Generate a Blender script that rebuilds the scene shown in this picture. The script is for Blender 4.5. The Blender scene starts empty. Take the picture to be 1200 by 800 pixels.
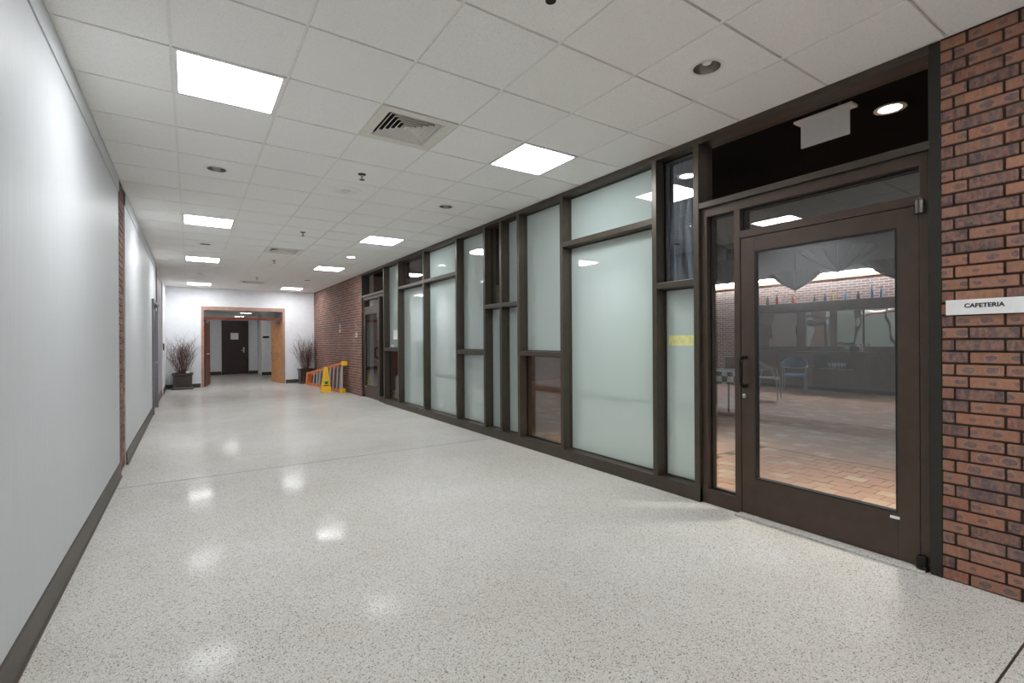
import bpy, bmesh, math, random
from mathutils import Matrix, Vector
random.seed(7)
S = bpy.context.scene
C = S.collection
PI = math.pi

# ------------------------------------------------------------------ camera
H = 1.35                      # eye height
XL, XR, ZC, YB, YR = -0.598, 3.526, 3.027, 17.5, -5.19   # corridor box
cd = bpy.data.cameras.new('camera'); cam = bpy.data.objects.new('camera', cd); C.objects.link(cam)
cd.sensor_fit = 'HORIZONTAL'; cd.sensor_width = 36; cd.lens = 36*568.22/1200
cd.clip_start = .05; cd.clip_end = 100
F = Vector((.55310751, .83310941, -.00089558)); Rv = Vector((.83309188, -.5531023, -.00598068)); U = Vector((.00547791, -.00256186, .99998171))
cam.matrix_world = Matrix(((Rv.x, U.x, -F.x, 0), (Rv.y, U.y, -F.y, 0), (Rv.z, U.z, -F.z, H), (0, 0, 0, 1)))
S.camera = cam
# ------------------------------------------------------------------ world, exposure
w = bpy.data.worlds.new('world'); S.world = w; w.use_nodes = True
w.node_tree.nodes['Background'].inputs[0].default_value = (.9, .95, 1, 1)
w.node_tree.nodes['Background'].inputs[1].default_value = .05
S.view_settings.view_transform = 'Standard'; S.view_settings.look = 'None'
S.view_settings.exposure = 0.73; S.view_settings.gamma = 1; S.view_settings.use_curve_mapping = False
PANEL_LIGHT = 20.0            # emission of the corridor's ceiling panels
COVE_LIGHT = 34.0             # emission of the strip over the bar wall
CAFE_LIGHT = 20.0             # watts of a cafeteria downlight

# ------------------------------------------------------------------ materials
def lin(c): return tuple(((v/12.92) if v <= .04045 else ((v+.055)/1.055)**2.4) for v in c)
def rgb(r, g, b): return lin((r/255, g/255, b/255)) + (1,)
class NT:
    def __init__(s, name):
        s.m = bpy.data.materials.new(name); s.m.use_nodes = True; s.t = s.m.node_tree; s.t.nodes.clear()
        s.out = s.n('ShaderNodeOutputMaterial')
    def n(s, ty, **kw):
        nd = s.t.nodes.new(ty)
        for k, v in kw.items():
            if k.startswith('i_'): nd.inputs[k[2:].replace('_', ' ')].default_value = v
            else: setattr(nd, k, v)
        return nd
    def l(s, a, b): s.t.links.new(a, b)
    def bsdf(s, **kw):
        b = s.n('ShaderNodeBsdfPrincipled')
        for k, v in kw.items(): b.inputs[k.replace('_', ' ')].default_value = v
        s.l(b.outputs[0], s.out.inputs[0]); return b
    def ramp(s, fac, stops, interp='LINEAR'):
        r = s.n('ShaderNodeValToRGB'); r.color_ramp.interpolation = interp
        e = r.color_ramp.elements
        while len(e) < len(stops): e.new(.5)
        for k, (p, c) in enumerate(stops): e[k].position = p; e[k].color = c
        s.l(fac, r.inputs[0]); return r.outputs[0]
    def mix(s, fac, a, b, blend='MIX'):
        m = s.n('ShaderNodeMix', data_type='RGBA', blend_type=blend)
        for v, i in ((fac, 0), (a, 6), (b, 7)):
            if hasattr(v, 'links'): s.l(v, m.inputs[i])
            else: m.inputs[i].default_value = v
        return m.outputs[2]
    def math(s, op, a, b=None, c=None):
        m = s.n('ShaderNodeMath', operation=op)
        for v, i in ((a, 0), (b, 1), (c, 2)):
            if v is None: continue
            if hasattr(v, 'links'): s.l(v, m.inputs[i])
            else: m.inputs[i].default_value = v
        return m.outputs[0]
    def pos(s, scale=(1, 1, 1), obj=False):
        if obj: src = s.n('ShaderNodeTexCoord').outputs['Object']
        else: src = s.n('ShaderNodeNewGeometry').outputs['Position']
        mp = s.n('ShaderNodeMapping'); mp.inputs['Scale'].default_value = scale; s.l(src, mp.inputs[0]); return mp.outputs[0]
    def noise(s, vec, scale, detail=2, rough=.5):
        n = s.n('ShaderNodeTexNoise', i_Scale=scale, i_Detail=detail, i_Roughness=rough); s.l(vec, n.inputs['Vector']); return n.outputs['Fac']
    def bump(s, h, b, dist=.01, strength=.5):
        k = s.n('ShaderNodeBump', i_Strength=strength, i_Distance=dist); s.l(h, k.inputs['Height']); s.l(k.outputs[0], b.inputs['Normal'])
def plain(name, col, rough=.5, metal=0, var=.06, scale=30, spec=.5):
    t = NT(name); b = t.bsdf(Roughness=rough, Metallic=metal); b.inputs['Specular IOR Level'].default_value = spec
    n = t.noise(t.pos(), scale, 3)
    dk = tuple(c*(1-var*2) for c in col[:3])+(1,); lt = tuple(min(1, c*(1+var)) for c in col[:3])+(1,)
    t.l(t.ramp(n, [(.3, dk), (.7, lt)]), b.inputs['Base Color']); return t.m
def emit(name, col, st):
    t = NT(name); e = t.n('ShaderNodeEmission'); e.inputs[0].default_value = col; e.inputs[1].default_value = st
    t.l(e.outputs[0], t.out.inputs[0]); return t.m
def glass(name, ior=2.25, tint=(.86, .88, .87, 1), rough=0.0, frost=None, dirt=None):
    # a pane: reflects on its outer faces, lets light straight through (clear) or scatters it (frosted film)
    t = NT(name)
    fr = t.n('ShaderNodeFresnel', i_IOR=ior); geo = t.n('ShaderNodeNewGeometry')
    fac = t.math('MULTIPLY', fr.outputs[0], t.math('SUBTRACT', 1, geo.outputs['Backfacing']))
    gl = t.n('ShaderNodeBsdfGlossy'); gl.inputs['Roughness'].default_value = rough; gl.inputs['Color'].default_value = (1, 1, 1, 1)
    tr = t.n('ShaderNodeBsdfTransparent'); tr.inputs[0].default_value = tint
    body = tr.outputs[0]
    if frost:
        d = t.n('ShaderNodeBsdfDiffuse'); d.inputs[0].default_value = frost
        x = t.n('ShaderNodeBsdfTranslucent'); x.inputs[0].default_value = frost
        m = t.n('ShaderNodeMixShader'); m.inputs[0].default_value = .48; t.l(d.outputs[0], m.inputs[1]); t.l(x.outputs[0], m.inputs[2])
        body = m.outputs[0]
    if dirt:
        d = t.n('ShaderNodeBsdfDiffuse'); d.inputs[0].default_value = dirt
        nz = t.ramp(t.noise(t.pos((6, 14, 1.5)), 1.5, 6, .7), [(.42, (0, 0, 0, 1)), (.75, (.55, .55, .55, 1))])
        m = t.n('ShaderNodeMixShader'); t.l(nz, m.inputs[0]); t.l(body, m.inputs[1]); t.l(d.outputs[0], m.inputs[2]); body = m.outputs[0]
    mx = t.n('ShaderNodeMixShader'); t.l(fac, mx.inputs[0]); t.l(body, mx.inputs[1]); t.l(gl.outputs[0], mx.inputs[2])
    t.l(mx.outputs[0], t.out.inputs[0]); return t.m
def brick_mat(name, attr=False, dull=0.0):
    t = NT(name); b = t.bsdf(Roughness=.8); b.inputs['Specular IOR Level'].default_value = .25
    if attr: rnd = t.n('ShaderNodeAttribute', attribute_name='rnd').outputs['Fac']; vec = t.pos()
    else:
        oi = t.n('ShaderNodeObjectInfo'); rnd = oi.outputs['Random']
        va = t.n('ShaderNodeVectorMath', operation='ADD'); t.l(t.pos(obj=True), va.inputs[0])
        cb = t.n('ShaderNodeCombineXYZ'); t.l(t.math('MULTIPLY', rnd, 37.), cb.inputs[1]); t.l(t.math('MULTIPLY', rnd, 91.), cb.inputs[0]); t.l(cb.outputs[0], va.inputs[1]); vec = va.outputs[0]
    base = t.ramp(rnd, [(0, rgb(96, 80, 80)), (.13, rgb(144, 98, 84)), (.26, rgb(112, 88, 88)), (.38, rgb(152, 122, 104)), (.48, rgb(102, 86, 88)), (.6, rgb(164, 102, 80)), (.7, rgb(116, 98, 96)), (.8, rgb(130, 94, 84)), (.9, rgb(182, 132, 98)), (.96, rgb(104, 82, 78))], 'CONSTANT')
    sep = t.n('ShaderNodeMapping'); sep.inputs['Scale'].default_value = (3, 14, 5); t.l(vec, sep.inputs[0])
    fl = t.n('ShaderNodeTexNoise', i_Scale=1.5, i_Detail=2); t.l(sep.outputs[0], fl.inputs['Vector'])
    flash = t.ramp(fl.outputs['Fac'], [(.36, rgb(100, 86, 88)), (.45, rgb(140, 112, 102)), (.52, rgb(190, 140, 108)), (.58, rgb(166, 110, 90)), (.66, rgb(112, 98, 98))])
    col = t.mix(1, t.mix(.12, t.mix(.4, base, flash), rgb(124, 110, 112)), rgb(234, 228, 227), 'MULTIPLY')
    if not attr:      # kiln stacking marks: paler rim around a dusky oval
        sx_ = t.n('ShaderNodeSeparateXYZ'); t.l(t.pos(obj=True), sx_.inputs[0])
        ay = t.math('ABSOLUTE', t.math('ADD', sx_.outputs[1], t.math('MULTIPLY', t.math('SUBTRACT', t.math('FRACT', t.math('MULTIPLY', rnd, 43.7)), .5), .09)))
        wob = t.math('MULTIPLY', t.noise(vec, 40, 2), .5)
        d2 = t.math('SQRT', t.math('ADD', t.math('POWER', t.math('DIVIDE', t.math('SUBTRACT', ay, .048), .03), 2.), t.math('POWER', t.math('DIVIDE', sx_.outputs[2], .019), 2.)))
        d2 = t.math('ADD', t.math('MULTIPLY', d2, t.math('ADD', .62, t.math('MULTIPLY', t.math('FRACT', t.math('MULTIPLY', rnd, 71.9)), .6))), wob)
        on = t.ramp(t.math('FRACT', t.math('MULTIPLY', rnd, 17.3)), [(0, (0, 0, 0, 1)), (.55, (.7, .7, .7, 1))], 'CONSTANT')
        mk = t.ramp(d2, [(.85, rgb(112, 94, 94)), (1.05, rgb(186, 146, 116)), (1.45, rgb(160, 112, 90))])
        inside = t.ramp(d2, [(1.2, (1, 1, 1, 1)), (1.7, (0, 0, 0, 1))])
        col = t.mix(t.math('MULTIPLY', inside, on), col, mk)
    col = t.mix(t.math('MULTIPLY', t.ramp(t.noise(vec, 60, 4, .7), [(.45, (0, 0, 0, 1)), (.75, (1, 1, 1, 1))]), .4), col, rgb(164, 146, 134))
    if dull: col = t.mix(dull, col, rgb(172, 152, 144))
    t.l(col, b.inputs['Base Color']); t.bump(t.noise(vec, 120, 4, .7), b, .004, .6); return t.m

M = {}
# terrazzo: marble chips in a pale cement
t = NT('terrazzo'); b = t.bsdf(Roughness=.1); b.inputs['Specular IOR Level'].default_value = .008
pv = t.pos()
v1 = t.n('ShaderNodeTexVoronoi', i_Scale=135., i_Randomness=1.); t.l(pv, v1.inputs['Vector'])
chip = t.ramp(t.n('ShaderNodeSeparateColor').outputs[0], [(0, (0, 0, 0, 1)), (1, (1, 1, 1, 1))])
sc = [n for n in t.t.nodes if n.bl_idname == 'ShaderNodeSeparateColor'][0]; t.l(v1.outputs['Color'], sc.inputs[0])
chipc = t.ramp(sc.outputs[0], [(0, rgb(112, 105, 98)), (.07, rgb(172, 166, 158)), (.15, rgb(206, 204, 200)), (.45, rgb(221, 220, 217)), (.75, rgb(228, 227, 225)), (1, rgb(238, 237, 235))], 'CONSTANT')
v2 = t.n('ShaderNodeTexVoronoi', i_Scale=330.); t.l(pv, v2.inputs['Vector'])
sc2 = t.n('ShaderNodeSeparateColor'); t.l(v2.outputs['Color'], sc2.inputs[0])
fine = t.ramp(sc2.outputs[0], [(0, rgb(134, 127, 119)), (.13, rgb(214, 212, 208)), (.5, rgb(227, 226, 223))], 'CONSTANT')
mask = t.ramp(v1.outputs['Distance'], [(.42, (0, 0, 0, 1)), (.5, (1, 1, 1, 1))])
col = t.mix(mask, chipc, fine)
stain = t.ramp(t.noise(pv, .8, 4, .6), [(.35, rgb(228, 225, 220)), (.65, rgb(240, 239, 238))])
col = t.mix(1, col, stain, 'MULTIPLY')
t.l(col, b.inputs['Base Color'])
t.l(t.ramp(t.noise(pv, 2.2, 4, .6), [(.3, (.05, .05, .05, 1)), (.7, (.16, .16, .16, 1))]), b.inputs['Roughness']); M['terrazzo'] = t.m
# ceiling tile: mineral fibre with fine pits
t = NT('ceiling_tile'); b = t.bsdf(Roughness=.9); b.inputs['Specular IOR Level'].default_value = .2
pv = t.pos(); oi = t.n('ShaderNodeObjectInfo')
sp = t.noise(pv, 170, 3, .75)
c1 = t.ramp(sp, [(.3, rgb(216, 214, 209)), (.46, rgb(247, 246, 243)), (.7, rgb(251, 250, 248))])
col = t.mix(t.math('MULTIPLY', oi.outputs['Random'], .5), c1, rgb(243, 241, 237)); t.l(col, b.inputs['Base Color'])
t.bump(sp, b, .002, .25); M['tile'] = t.m
M['tee'] = plain('tee_white_enamel', rgb(236, 235, 230), .4, var=.02)
# left wall: semi-gloss vinyl wall covering with a vertical grain
t = NT('wall_vinyl'); b = t.bsdf(Roughness=.5); b.inputs['Specular IOR Level'].default_value = .2
g = t.noise(t.pos((40, 40, .6)), 3, 3)
t.l(t.ramp(g, [(.3, rgb(196, 198, 201)), (.7, rgb(202, 204, 207))]), b.inputs['Base Color']); t.bump(g, b, .004, .25); M['vinyl'] = t.m
M['paint'] = plain('wall_paint_white', rgb(234, 236, 240), .6, var=.02, scale=8)
M['paint_far'] = M['paint']
M['base'] = plain('rubber_base_brown', rgb(66, 57, 48), .4, var=.1)
M['basedark'] = M['base']
M['bronze'] = plain('bronze_anodised', rgb(78, 70, 61), .38, .4, .06, 12)
M['bronze_door'] = plain('bronze_door_metal', rgb(76, 62, 53), .4, .35, .06, 12)
M['jamb'] = plain('jamb_dark_olive', rgb(44, 42, 36), .45, .2)
M['black_gasket'] = plain('black_gasket', rgb(18, 18, 18), .5)
M['steel'] = plain('brushed_steel', rgb(170, 168, 164), .28, 1)
M['darksteel'] = plain('dark_steel', rgb(96, 92, 88), .3, .9)
M['chrome'] = plain('chrome_reflector', rgb(214, 208, 200), .22, .8, .03)
M['darkmetal'] = plain('dark_metal', rgb(40, 37, 34), .35, .7)
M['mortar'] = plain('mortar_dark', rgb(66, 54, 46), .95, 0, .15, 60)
M['mortar_far_lit'] = plain('mortar_lit_copy', rgb(196, 184, 176), .95, 0, .15, 60)  # near mortar repeated paler; its distant highlights are put into the colour
M['brick'] = brick_mat('brick_variegated')
M['brick_join'] = brick_mat('brick_variegated_joined', True)
M['brick_far'] = M['brick_join']
M['glass'] = glass('clear_glass')
M['glass_dark'] = glass('dark_transom_glass', 1.06, (.95, .95, .95, 1))
M['glass_dirty'] = glass('dusty_clear_glass', 2.25, (.8, .86, .9, 1), dirt=rgb(150, 165, 180))
M['frost'] = glass('frosted_film_glass', 2.1, rough=.01, frost=rgb(208, 221, 218))
M['panel'] = emit('light_panel_diffuser', (.96, .985, 1, 1), PANEL_LIGHT)
M['lamp_on'] = emit('lit_lamp', (1, .96, .9, 1), 12)
M['white'] = plain('white_plastic', rgb(236, 236, 234), .4, var=.02)
M['grille'] = plain('grille_white', rgb(226, 223, 214), .5, var=.03)
M['void'] = plain('galvanised_duct', rgb(120, 120, 120), .6, .4)
M['black'] = plain('black_ceiling_paint', rgb(14, 14, 15), .9, spec=.1)
M['soil'] = plain('soil', rgb(58, 46, 38), .95, 0, .2, 80)
M['planter'] = plain('planter_dark_brown', rgb(62, 52, 46), .45)
M['twig'] = None
t = NT('dried_twigs'); b = t.bsdf(Roughness=.8)
gz = t.n('ShaderNodeSeparateXYZ'); t.l(t.pos(), gz.inputs[0])
t.l(t.mix(t.noise(t.pos(), 9, 3), rgb(120, 82, 68), rgb(74, 66, 70)), b.inputs['Base Color']); M['twig'] = t.m
M['orange'] = plain('fibreglass_orange', rgb(226, 128, 66), .45)
M['yellow'] = plain('yellow_plastic', rgb(246, 196, 34), .4, var=.03)
M['alu'] = plain('aluminium_steps', rgb(196, 190, 188), .4, .35)
M['wood'] = plain('wood_oak_door', rgb(206, 148, 96), .45, 0, .12, 6)
M['woodframe'] = plain('wood_door_frame', rgb(176, 140, 124), .45, 0, .08, 10)
M['wooddark'] = plain('wood_dark_brown', rgb(50, 32, 28), .4, 0, .12, 8)
M['woodbar'] = plain('wood_bar_brown', rgb(112, 88, 72), .4, 0, .1, 7)
M['woodtrim'] = plain('wood_trim_orange', rgb(206, 134, 100), .5, 0, .06, 7)
M['redwood'] = plain('wood_red_brown', rgb(110, 52, 34), .4, 0, .15, 7)
M['lavender'] = plain('grey_lavender_panel', rgb(176, 174, 186), .5, 0, .02, 7)
M['blue'] = plain('blue_upholstery', rgb(70, 108, 156), .6)
M['bluepanel'] = plain('blue_board', rgb(96, 150, 206), .6)
M['greyseat'] = plain('grey_brown_upholstery', rgb(120, 106, 94), .6)
M['shade'] = plain('parasol_paper_dark', rgb(44, 44, 41), .8, 0, .08, 14)
M['ribm'] = plain('parasol_rib_pale', rgb(78, 78, 72), .6)
M['yellowtape'] = plain('pale_yellow_strip', rgb(232, 230, 160), .6)
M['blacksign'] = plain('black_sign', rgb(22, 22, 22), .5)
M['ink'] = plain('ink_dark', rgb(24, 24, 26), .6)
M['green'] = plain('green_mark', rgb(60, 150, 70), .6)
M['teal'] = plain('teal_frame', rgb(70, 160, 140), .5)
t = NT('mirror_old'); b = t.bsdf(Roughness=.02, Metallic=1.0); b.inputs['Base Color'].default_value = (.86, .87, .86, 1)
t.bump(t.noise(t.pos((1, 1, .6)), 2.0, 1), b, .05, .1); M['mirror'] = t.m
# gingham cloth
t = NT('gingham_cloth'); b = t.bsdf(Roughness=.85)
ck = t.n('ShaderNodeTexChecker', i_Scale=9.); ck.inputs[1].default_value = rgb(232, 236, 232); ck.inputs[2].default_value = rgb(96, 108, 100); t.l(t.pos(), ck.inputs[0])
t.l(ck.outputs[0], b.inputs['Base Color']); M['gingham'] = t.m
# clay pavers of the cafeteria
def paver(name, attr):
    t = NT(name); b = t.bsdf(Roughness=.5)
    if attr:
        br = t.n('ShaderNodeTexBrick', offset=.5, i_Scale=1., i_Mortar_Size=.006, i_Brick_Width=.19, i_Row_Height=.15)
        br.inputs['Color1'].default_value = (0, 0, 0, 1); br.inputs['Color2'].default_value = (1, 1, 1, 1); br.inputs['Mortar'].default_value = (.5, .5, .5, 1)
        mp = t.n('ShaderNodeMapping'); mp.inputs['Rotation'].default_value = (0, 0, PI/2); t.l(t.n('ShaderNodeNewGeometry').outputs['Position'], mp.inputs[0]); t.l(mp.outputs[0], br.inputs['Vector'])
        rnd = br.outputs[0]
    else: rnd = t.n('ShaderNodeObjectInfo').outputs['Random']
    c = t.ramp(rnd, [(0, rgb(168, 118, 94)), (.25, rgb(186, 136, 106)), (.5, rgb(176, 126, 100)), (.75, rgb(196, 152, 118)), (.92, rgb(206, 182, 148)), (1, rgb(172, 126, 100))])
    c = t.mix(t.math('MULTIPLY', t.noise(t.pos(), 18, 4, .7), .4), c, rgb(190, 150, 118))
    t.l(c, b.inputs['Base Color']); return t.m
M['paver'] = paver('clay_paver', False); M['paver_far'] = paver('clay_paver_floor', True)
M['grout'] = plain('floor_grout', rgb(120, 96, 80), .9)
# cafeteria back wall of brick, eleven metres off
t = NT('brick_wall_cafeteria'); b = t.bsdf(Roughness=.85)
br = t.n('ShaderNodeTexBrick', offset=.5, i_Scale=1., i_Mortar_Size=.009, i_Brick_Width=.2, i_Row_Height=.0673, i_Bias=0.)
br.inputs['Color1'].default_value = rgb(124, 92, 86); br.inputs['Color2'].default_value = rgb(166, 126, 114); br.inputs['Mortar'].default_value = rgb(196, 188, 182)
sx = t.n('ShaderNodeSeparateXYZ'); t.l(t.n('ShaderNodeNewGeometry').outputs['Position'], sx.inputs[0])
cb = t.n('ShaderNodeCombineXYZ'); t.l(t.math('ADD', sx.outputs[0], sx.outputs[1]), cb.inputs[0]); t.l(sx.outputs[2], cb.inputs[1]); t.l(cb.outputs[0], br.inputs['Vector'])
t.l(br.outputs[0], b.inputs['Base Color']); M['brick_cafe'] = t.m
for nm, c in dict(amber=(200, 130, 50), brown=(60, 40, 30), red=(170, 40, 40), clear=(200, 214, 226), coral=(206, 90, 60), dgreen=(40, 80, 60), slate=(110, 130, 160), yellow=(206, 180, 60), blue=(120, 160, 210)).items():
    t = NT('bottle_'+nm); b = t.bsdf(Roughness=.08); b.inputs['Base Color'].default_value = rgb(*c); b.inputs['Coat Weight'].default_value = .5; M['b_'+nm] = t.m

# ------------------------------------------------------------------ mesh helpers
class MB:
    def __init__(s): s.v = []; s.f = []; s.r = []
    def box(s, x0, x1, y0, y1, z0, z1, rnd=None):
        n = len(s.v)
        s.v += [(x0, y0, z0), (x1, y0, z0), (x1, y1, z0), (x0, y1, z0), (x0, y0, z1), (x1, y0, z1), (x1, y1, z1), (x0, y1, z1)]
        s.f += [tuple(n+i for i in q) for q in ((3, 2, 1, 0), (4, 5, 6, 7), (0, 1, 5, 4), (1, 2, 6, 5), (2, 3, 7, 6), (3, 0, 4, 7))]
        s.r += [rnd or 0]*8; return s
    def ring(s, pts_list, close=True, cap=True):
        # loft through rings of points
        k = len(pts_list[0]); n = len(s.v)
        for p in pts_list: s.v += [tuple(q) for q in p]; s.r += [0]*k
        for a in range(len(pts_list)-1):
            for i in range(k if close else k-1):
                j = (i+1) % k; s.f.append((n+a*k+i, n+a*k+j, n+(a+1)*k+j, n+(a+1)*k+i))
        if cap:
            s.f.append(tuple(n+i for i in reversed(range(k)))); s.f.append(tuple(n+(len(pts_list)-1)*k+i for i in range(k)))
        return s
    def lathe(s, prof, c=(0, 0, 0), seg=20, cap=True):
        return s.ring([[(c[0]+r*math.cos(2*PI*i/seg), c[1]+r*math.sin(2*PI*i/seg), c[2]+z) for i in range(seg)] for r, z in prof], True, cap)
    def tube(s, pts, r, seg=6, cap=True):
        pts = [Vector(p) for p in pts]; rs = r if isinstance(r, (list, tuple)) else [r]*len(pts); out = []
        for i, p in enumerate(pts):
            d = (pts[min(i+1, len(pts)-1)]-pts[max(i-1, 0)]).normalized()
            a = d.cross(Vector((0, 0, 1)) if abs(d.z) < .9 else Vector((1, 0, 0))).normalized(); bb = d.cross(a)
            out.append([p+(a*math.cos(2*PI*k/seg)+bb*math.sin(2*PI*k/seg))*rs[i] for k in range(seg)])
        return s.ring(out, True, cap)
    def mesh(s, name, smooth=False, attr=False):
        m = bpy.data.meshes.new(name); m.from_pydata(s.v, [], s.f); m.update()
        if attr:
            a = m.attributes.new('rnd', 'FLOAT', 'POINT'); a.data.foreach_set('value', s.r)
        bm = bmesh.new(); bm.from_mesh(m); bmesh.ops.recalc_face_normals(bm, faces=bm.faces); bm.to_mesh(m); bm.free()
        if smooth:
            for p in m.polygons: p.use_smooth = True
            m.set_sharp_from_angle(angle=math.radians(40))
        return m
    def build(s, name, mat, parent=None, smooth=False, attr=False, bevel=0, loc=None):
        return link(name, s.mesh(name, smooth, attr), mat, parent, bevel, loc)
def link(name, mesh, mat, parent=None, bevel=0, loc=None):
    o = bpy.data.objects.new(name, mesh); C.objects.link(o)
    if mat and not mesh.materials: mesh.materials.append(mat)
    if parent: o.parent = parent
    if loc: o.location = loc
    if bevel:
        b = o.modifiers.new('bevel', 'BEVEL'); b.width = bevel; b.segments = 2; b.limit_method = 'ANGLE'
    return o
def box(name, mat, x0, x1, y0, y1, z0, z1, parent=None, bevel=0):
    return MB().box(min(x0, x1), max(x0, x1), min(y0, y1), max(y0, y1), z0, z1).build(name, mat, parent, bevel=bevel)
def tag(o, label=None, cat=None, group=None, kind=None):
    if label: o['label'] = label
    if cat: o['category'] = cat
    if group: o['group'] = group
    if kind: o['kind'] = kind
    return o
def empty(name, loc=(0, 0, 0), rz=0):
    o = bpy.data.objects.new(name, None); C.objects.link(o); o.location = loc; o.rotation_euler = (0, 0, rz); o.empty_display_size = .1; return o
def copy_tree(o, parent=None):
    c = o.copy(); C.objects.link(c)
    if parent: c.parent = parent
    for ch in [x for x in o.children]: copy_tree(ch, c)
    return c
def struct(o, label, cat): return tag(o, label, cat, kind='structure')

# ------------------------------------------------------------------ corridor shell
fl = struct(box('floor', M['terrazzo'], XL-.3, XR+.06, YR-.3, YB+.15, -.12, 0), 'pale polished terrazzo floor of the corridor', 'floor')
box('divider_strip', M['base'], XL, XR, 5.78, 5.79, -.01, .0006, fl)
box('divider_strip', M['base'], XL, XR, .531, .54, -.01, .0006, fl)
ce = struct(box('ceiling', M['tee'], XL-.3, XR+.3, YR-.3, YB+.1, 3.3, 3.4), 'suspended ceiling of square white mineral fibre tiles', 'ceiling')
T = .6096; X0, Y0 = 1.1378, 2.1258
GX, GY = .017, .017
xs = [XL] + [X0+T*i for i in range(-2, 4)] + [XR]
ys = [Y0+T*j for j in range(-12, 26)] + [YB]
hole = set(); can = set()
LIGHTS = [(-2, j) for j in (-12, -5, 2, 9, 15, 23)] + [(2, j) for j in (-12, -5, 2, 9, 15, 23)]
CANS = [(-2, j) for j in (-8, -2, 5, 12, 19)] + [(2, j) for j in (-8, -1, 5, 12, 19)]
VENTS = [(0, 2), (0, 12), (0, 21)]
CR = .083
def tile_mesh(wx, wy, holed=False):
    m = MB()
    if not holed: m.box(-wx/2, wx/2, -wy/2, wy/2, 0, .016)
    else:
        n = 32; inner = []; outer = []
        for i in range(n):
            a = 2*PI*(i+.5)/n; ca, sa = math.cos(a), math.sin(a); k = 1/max(abs(ca)/(wx/2), abs(sa)/(wy/2))
            inner.append((CR*ca, CR*sa)); outer.append((k*ca, k*sa))
        for q in range(4):      # pull the nearest outer point onto the corner
            cx, cy = (wx/2 if q in (0, 3) else -wx/2), (wy/2 if q < 2 else -wy/2)
            i = min(range(n), key=lambda i: (outer[i][0]-cx)**2+(outer[i][1]-cy)**2); outer[i] = (cx, cy)
        R3 = lambda p, z: [(x, y, z) for x, y in p]
        m.ring([R3(inner, 0), R3(outer, 0), R3(outer, .016), R3(inner, .016), R3(inner, 0)], True, False)
    return m.mesh('ceiling_tile')
tm = {}
for a in range(len(xs)-1):
    for bq in range(len(ys)-1):
        i, j = a-3, bq-12
        if (i, j) in LIGHTS or (i, j) in VENTS: continue
        h = (i, j) in CANS
        wx, wy = round(xs[a+1]-xs[a]-GX, 4), round(ys[bq+1]-ys[bq]-GY, 4)
        if (wx, wy, h) not in tm: tm[(wx, wy, h)] = tile_mesh(wx, wy, h)
        o = link('ceiling_tile', tm[(wx, wy, h)], M['tile'], ce)
        o.location = ((xs[a]+xs[a+1])/2, (ys[bq]+ys[bq+1])/2, ZC); o.rotation_euler = (random.gauss(0, .0012), random.gauss(0, .0012), 0)
for x in xs[1:-1]: box('main_tee', M['tee'], x-.012, x+.012, YR, YB, ZC+.006, ZC+.04, ce)
for y in ys[:-1]: box('cross_tee', M['tee'], XL, XR, y-.012, y+.012, ZC+.018, ZC+.038, ce)
for x0, x1 in ((XL, XL+.02), (XR-.004, XR)): box('wall_angle', M['tee'], x0, x1, YR, YB, ZC+.002, ZC+.03, ce)
box('wall_angle', M['tee'], XL, XR, YB-.02, YB, ZC+.002, ZC+.03, ce)
def tc(i, j): return X0+T*(i+.5), Y0+T*(j+.5)

# walls
wl = struct(MB().box(XL-.25, XL, YR, 6.28, 0, 3.3).build('wall_left', M['vinyl']), 'long white vinyl covered wall panel with a vertical grain sheen', 'wall')
m = MB(); m.box(XL-.25, XL, 6.86, 11.33, 0, 3.3); m.box(XL-.25, XL, 11.33, 12.68, 2.19, 3.3)
m.build('wall_panel', M['vinyl'], wl)
m = MB(); m.box(XL-.25, XL, 15.42, YB, 0, 3.3); m.box(XL-.25, XL, 13.36, 15.42, 2.9, 3.3)
m.build('wall_panel', M['paint'], wl)
def bricks(m, axis, fixed, out, a0, a1, z0, n, pitch, length=.2, jt=.011, off=(0, .066), dep=.06):
    # courses of bricks on a plane; axis y: plane x = fixed, face towards out
    for c in range(n):
        a = a0 - off[c % 2]
        while a < a1:
            s0, s1 = max(a, a0)+jt/2, min(a+length, a1)-jt/2
            if s1-s0 > .02:
                d = random.uniform(0, .003); f = fixed+out*d
                m.box(min(f, f-out*dep), max(f, f-out*dep), s0, s1, z0+c*pitch+jt/2, z0+(c+1)*pitch-jt/2, random.random())
            a += length
PITCH = ZC/45
PY, FY0 = .942, 12.03
for y0, y1 in ((6.28, 6.86), (12.7, 13.34)):
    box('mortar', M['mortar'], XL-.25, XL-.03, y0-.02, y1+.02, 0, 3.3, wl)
    m = MB(); bricks(m, 'y', XL-.012, 1, y0+.05, y1, 0, 45, PITCH); o = m.build('brick_courses', M['brick_join'], wl, attr=True); tag(o, kind='stuff')
    box('joint_strip', M['darkmetal'], XL-.03, XL-.008, y0, y0+.05, 0, ZC, wl)
tr = struct(box('trim_1', M['vinyl'], XL-.01, XL+.008, YR, 6.28, 2.885, ZC+.003), 'white top band along the near wall panel below ceiling', 'trim')
tr = struct(box('trim_2', M['vinyl'], XL-.01, XL+.008, 6.86, 12.68, 2.885, ZC+.003), 'white top band along the wall panel past the brick strip', 'trim')
def base(name, y0, y1, label, x=XL, mat='base'):
    m = MB(); P = [(x, 0), (x+.02, 0), (x+.018, .008), (x+.011, .016), (x+.008, .14), (x+.005, .147), (x, .147)]
    m.ring([[(px, y0, pz) for px, pz in P], [(px, y1, pz) for px, pz in P]]); return struct(m.build(name, M[mat]), label, 'baseboard')
base('baseboard_left', YR, 6.3, 'brown rubber baseboard under the long near white wall panel')
base('baseboard_left_panel', 6.86, 11.33, 'brown rubber baseboard between brick strip and wall door')
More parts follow.
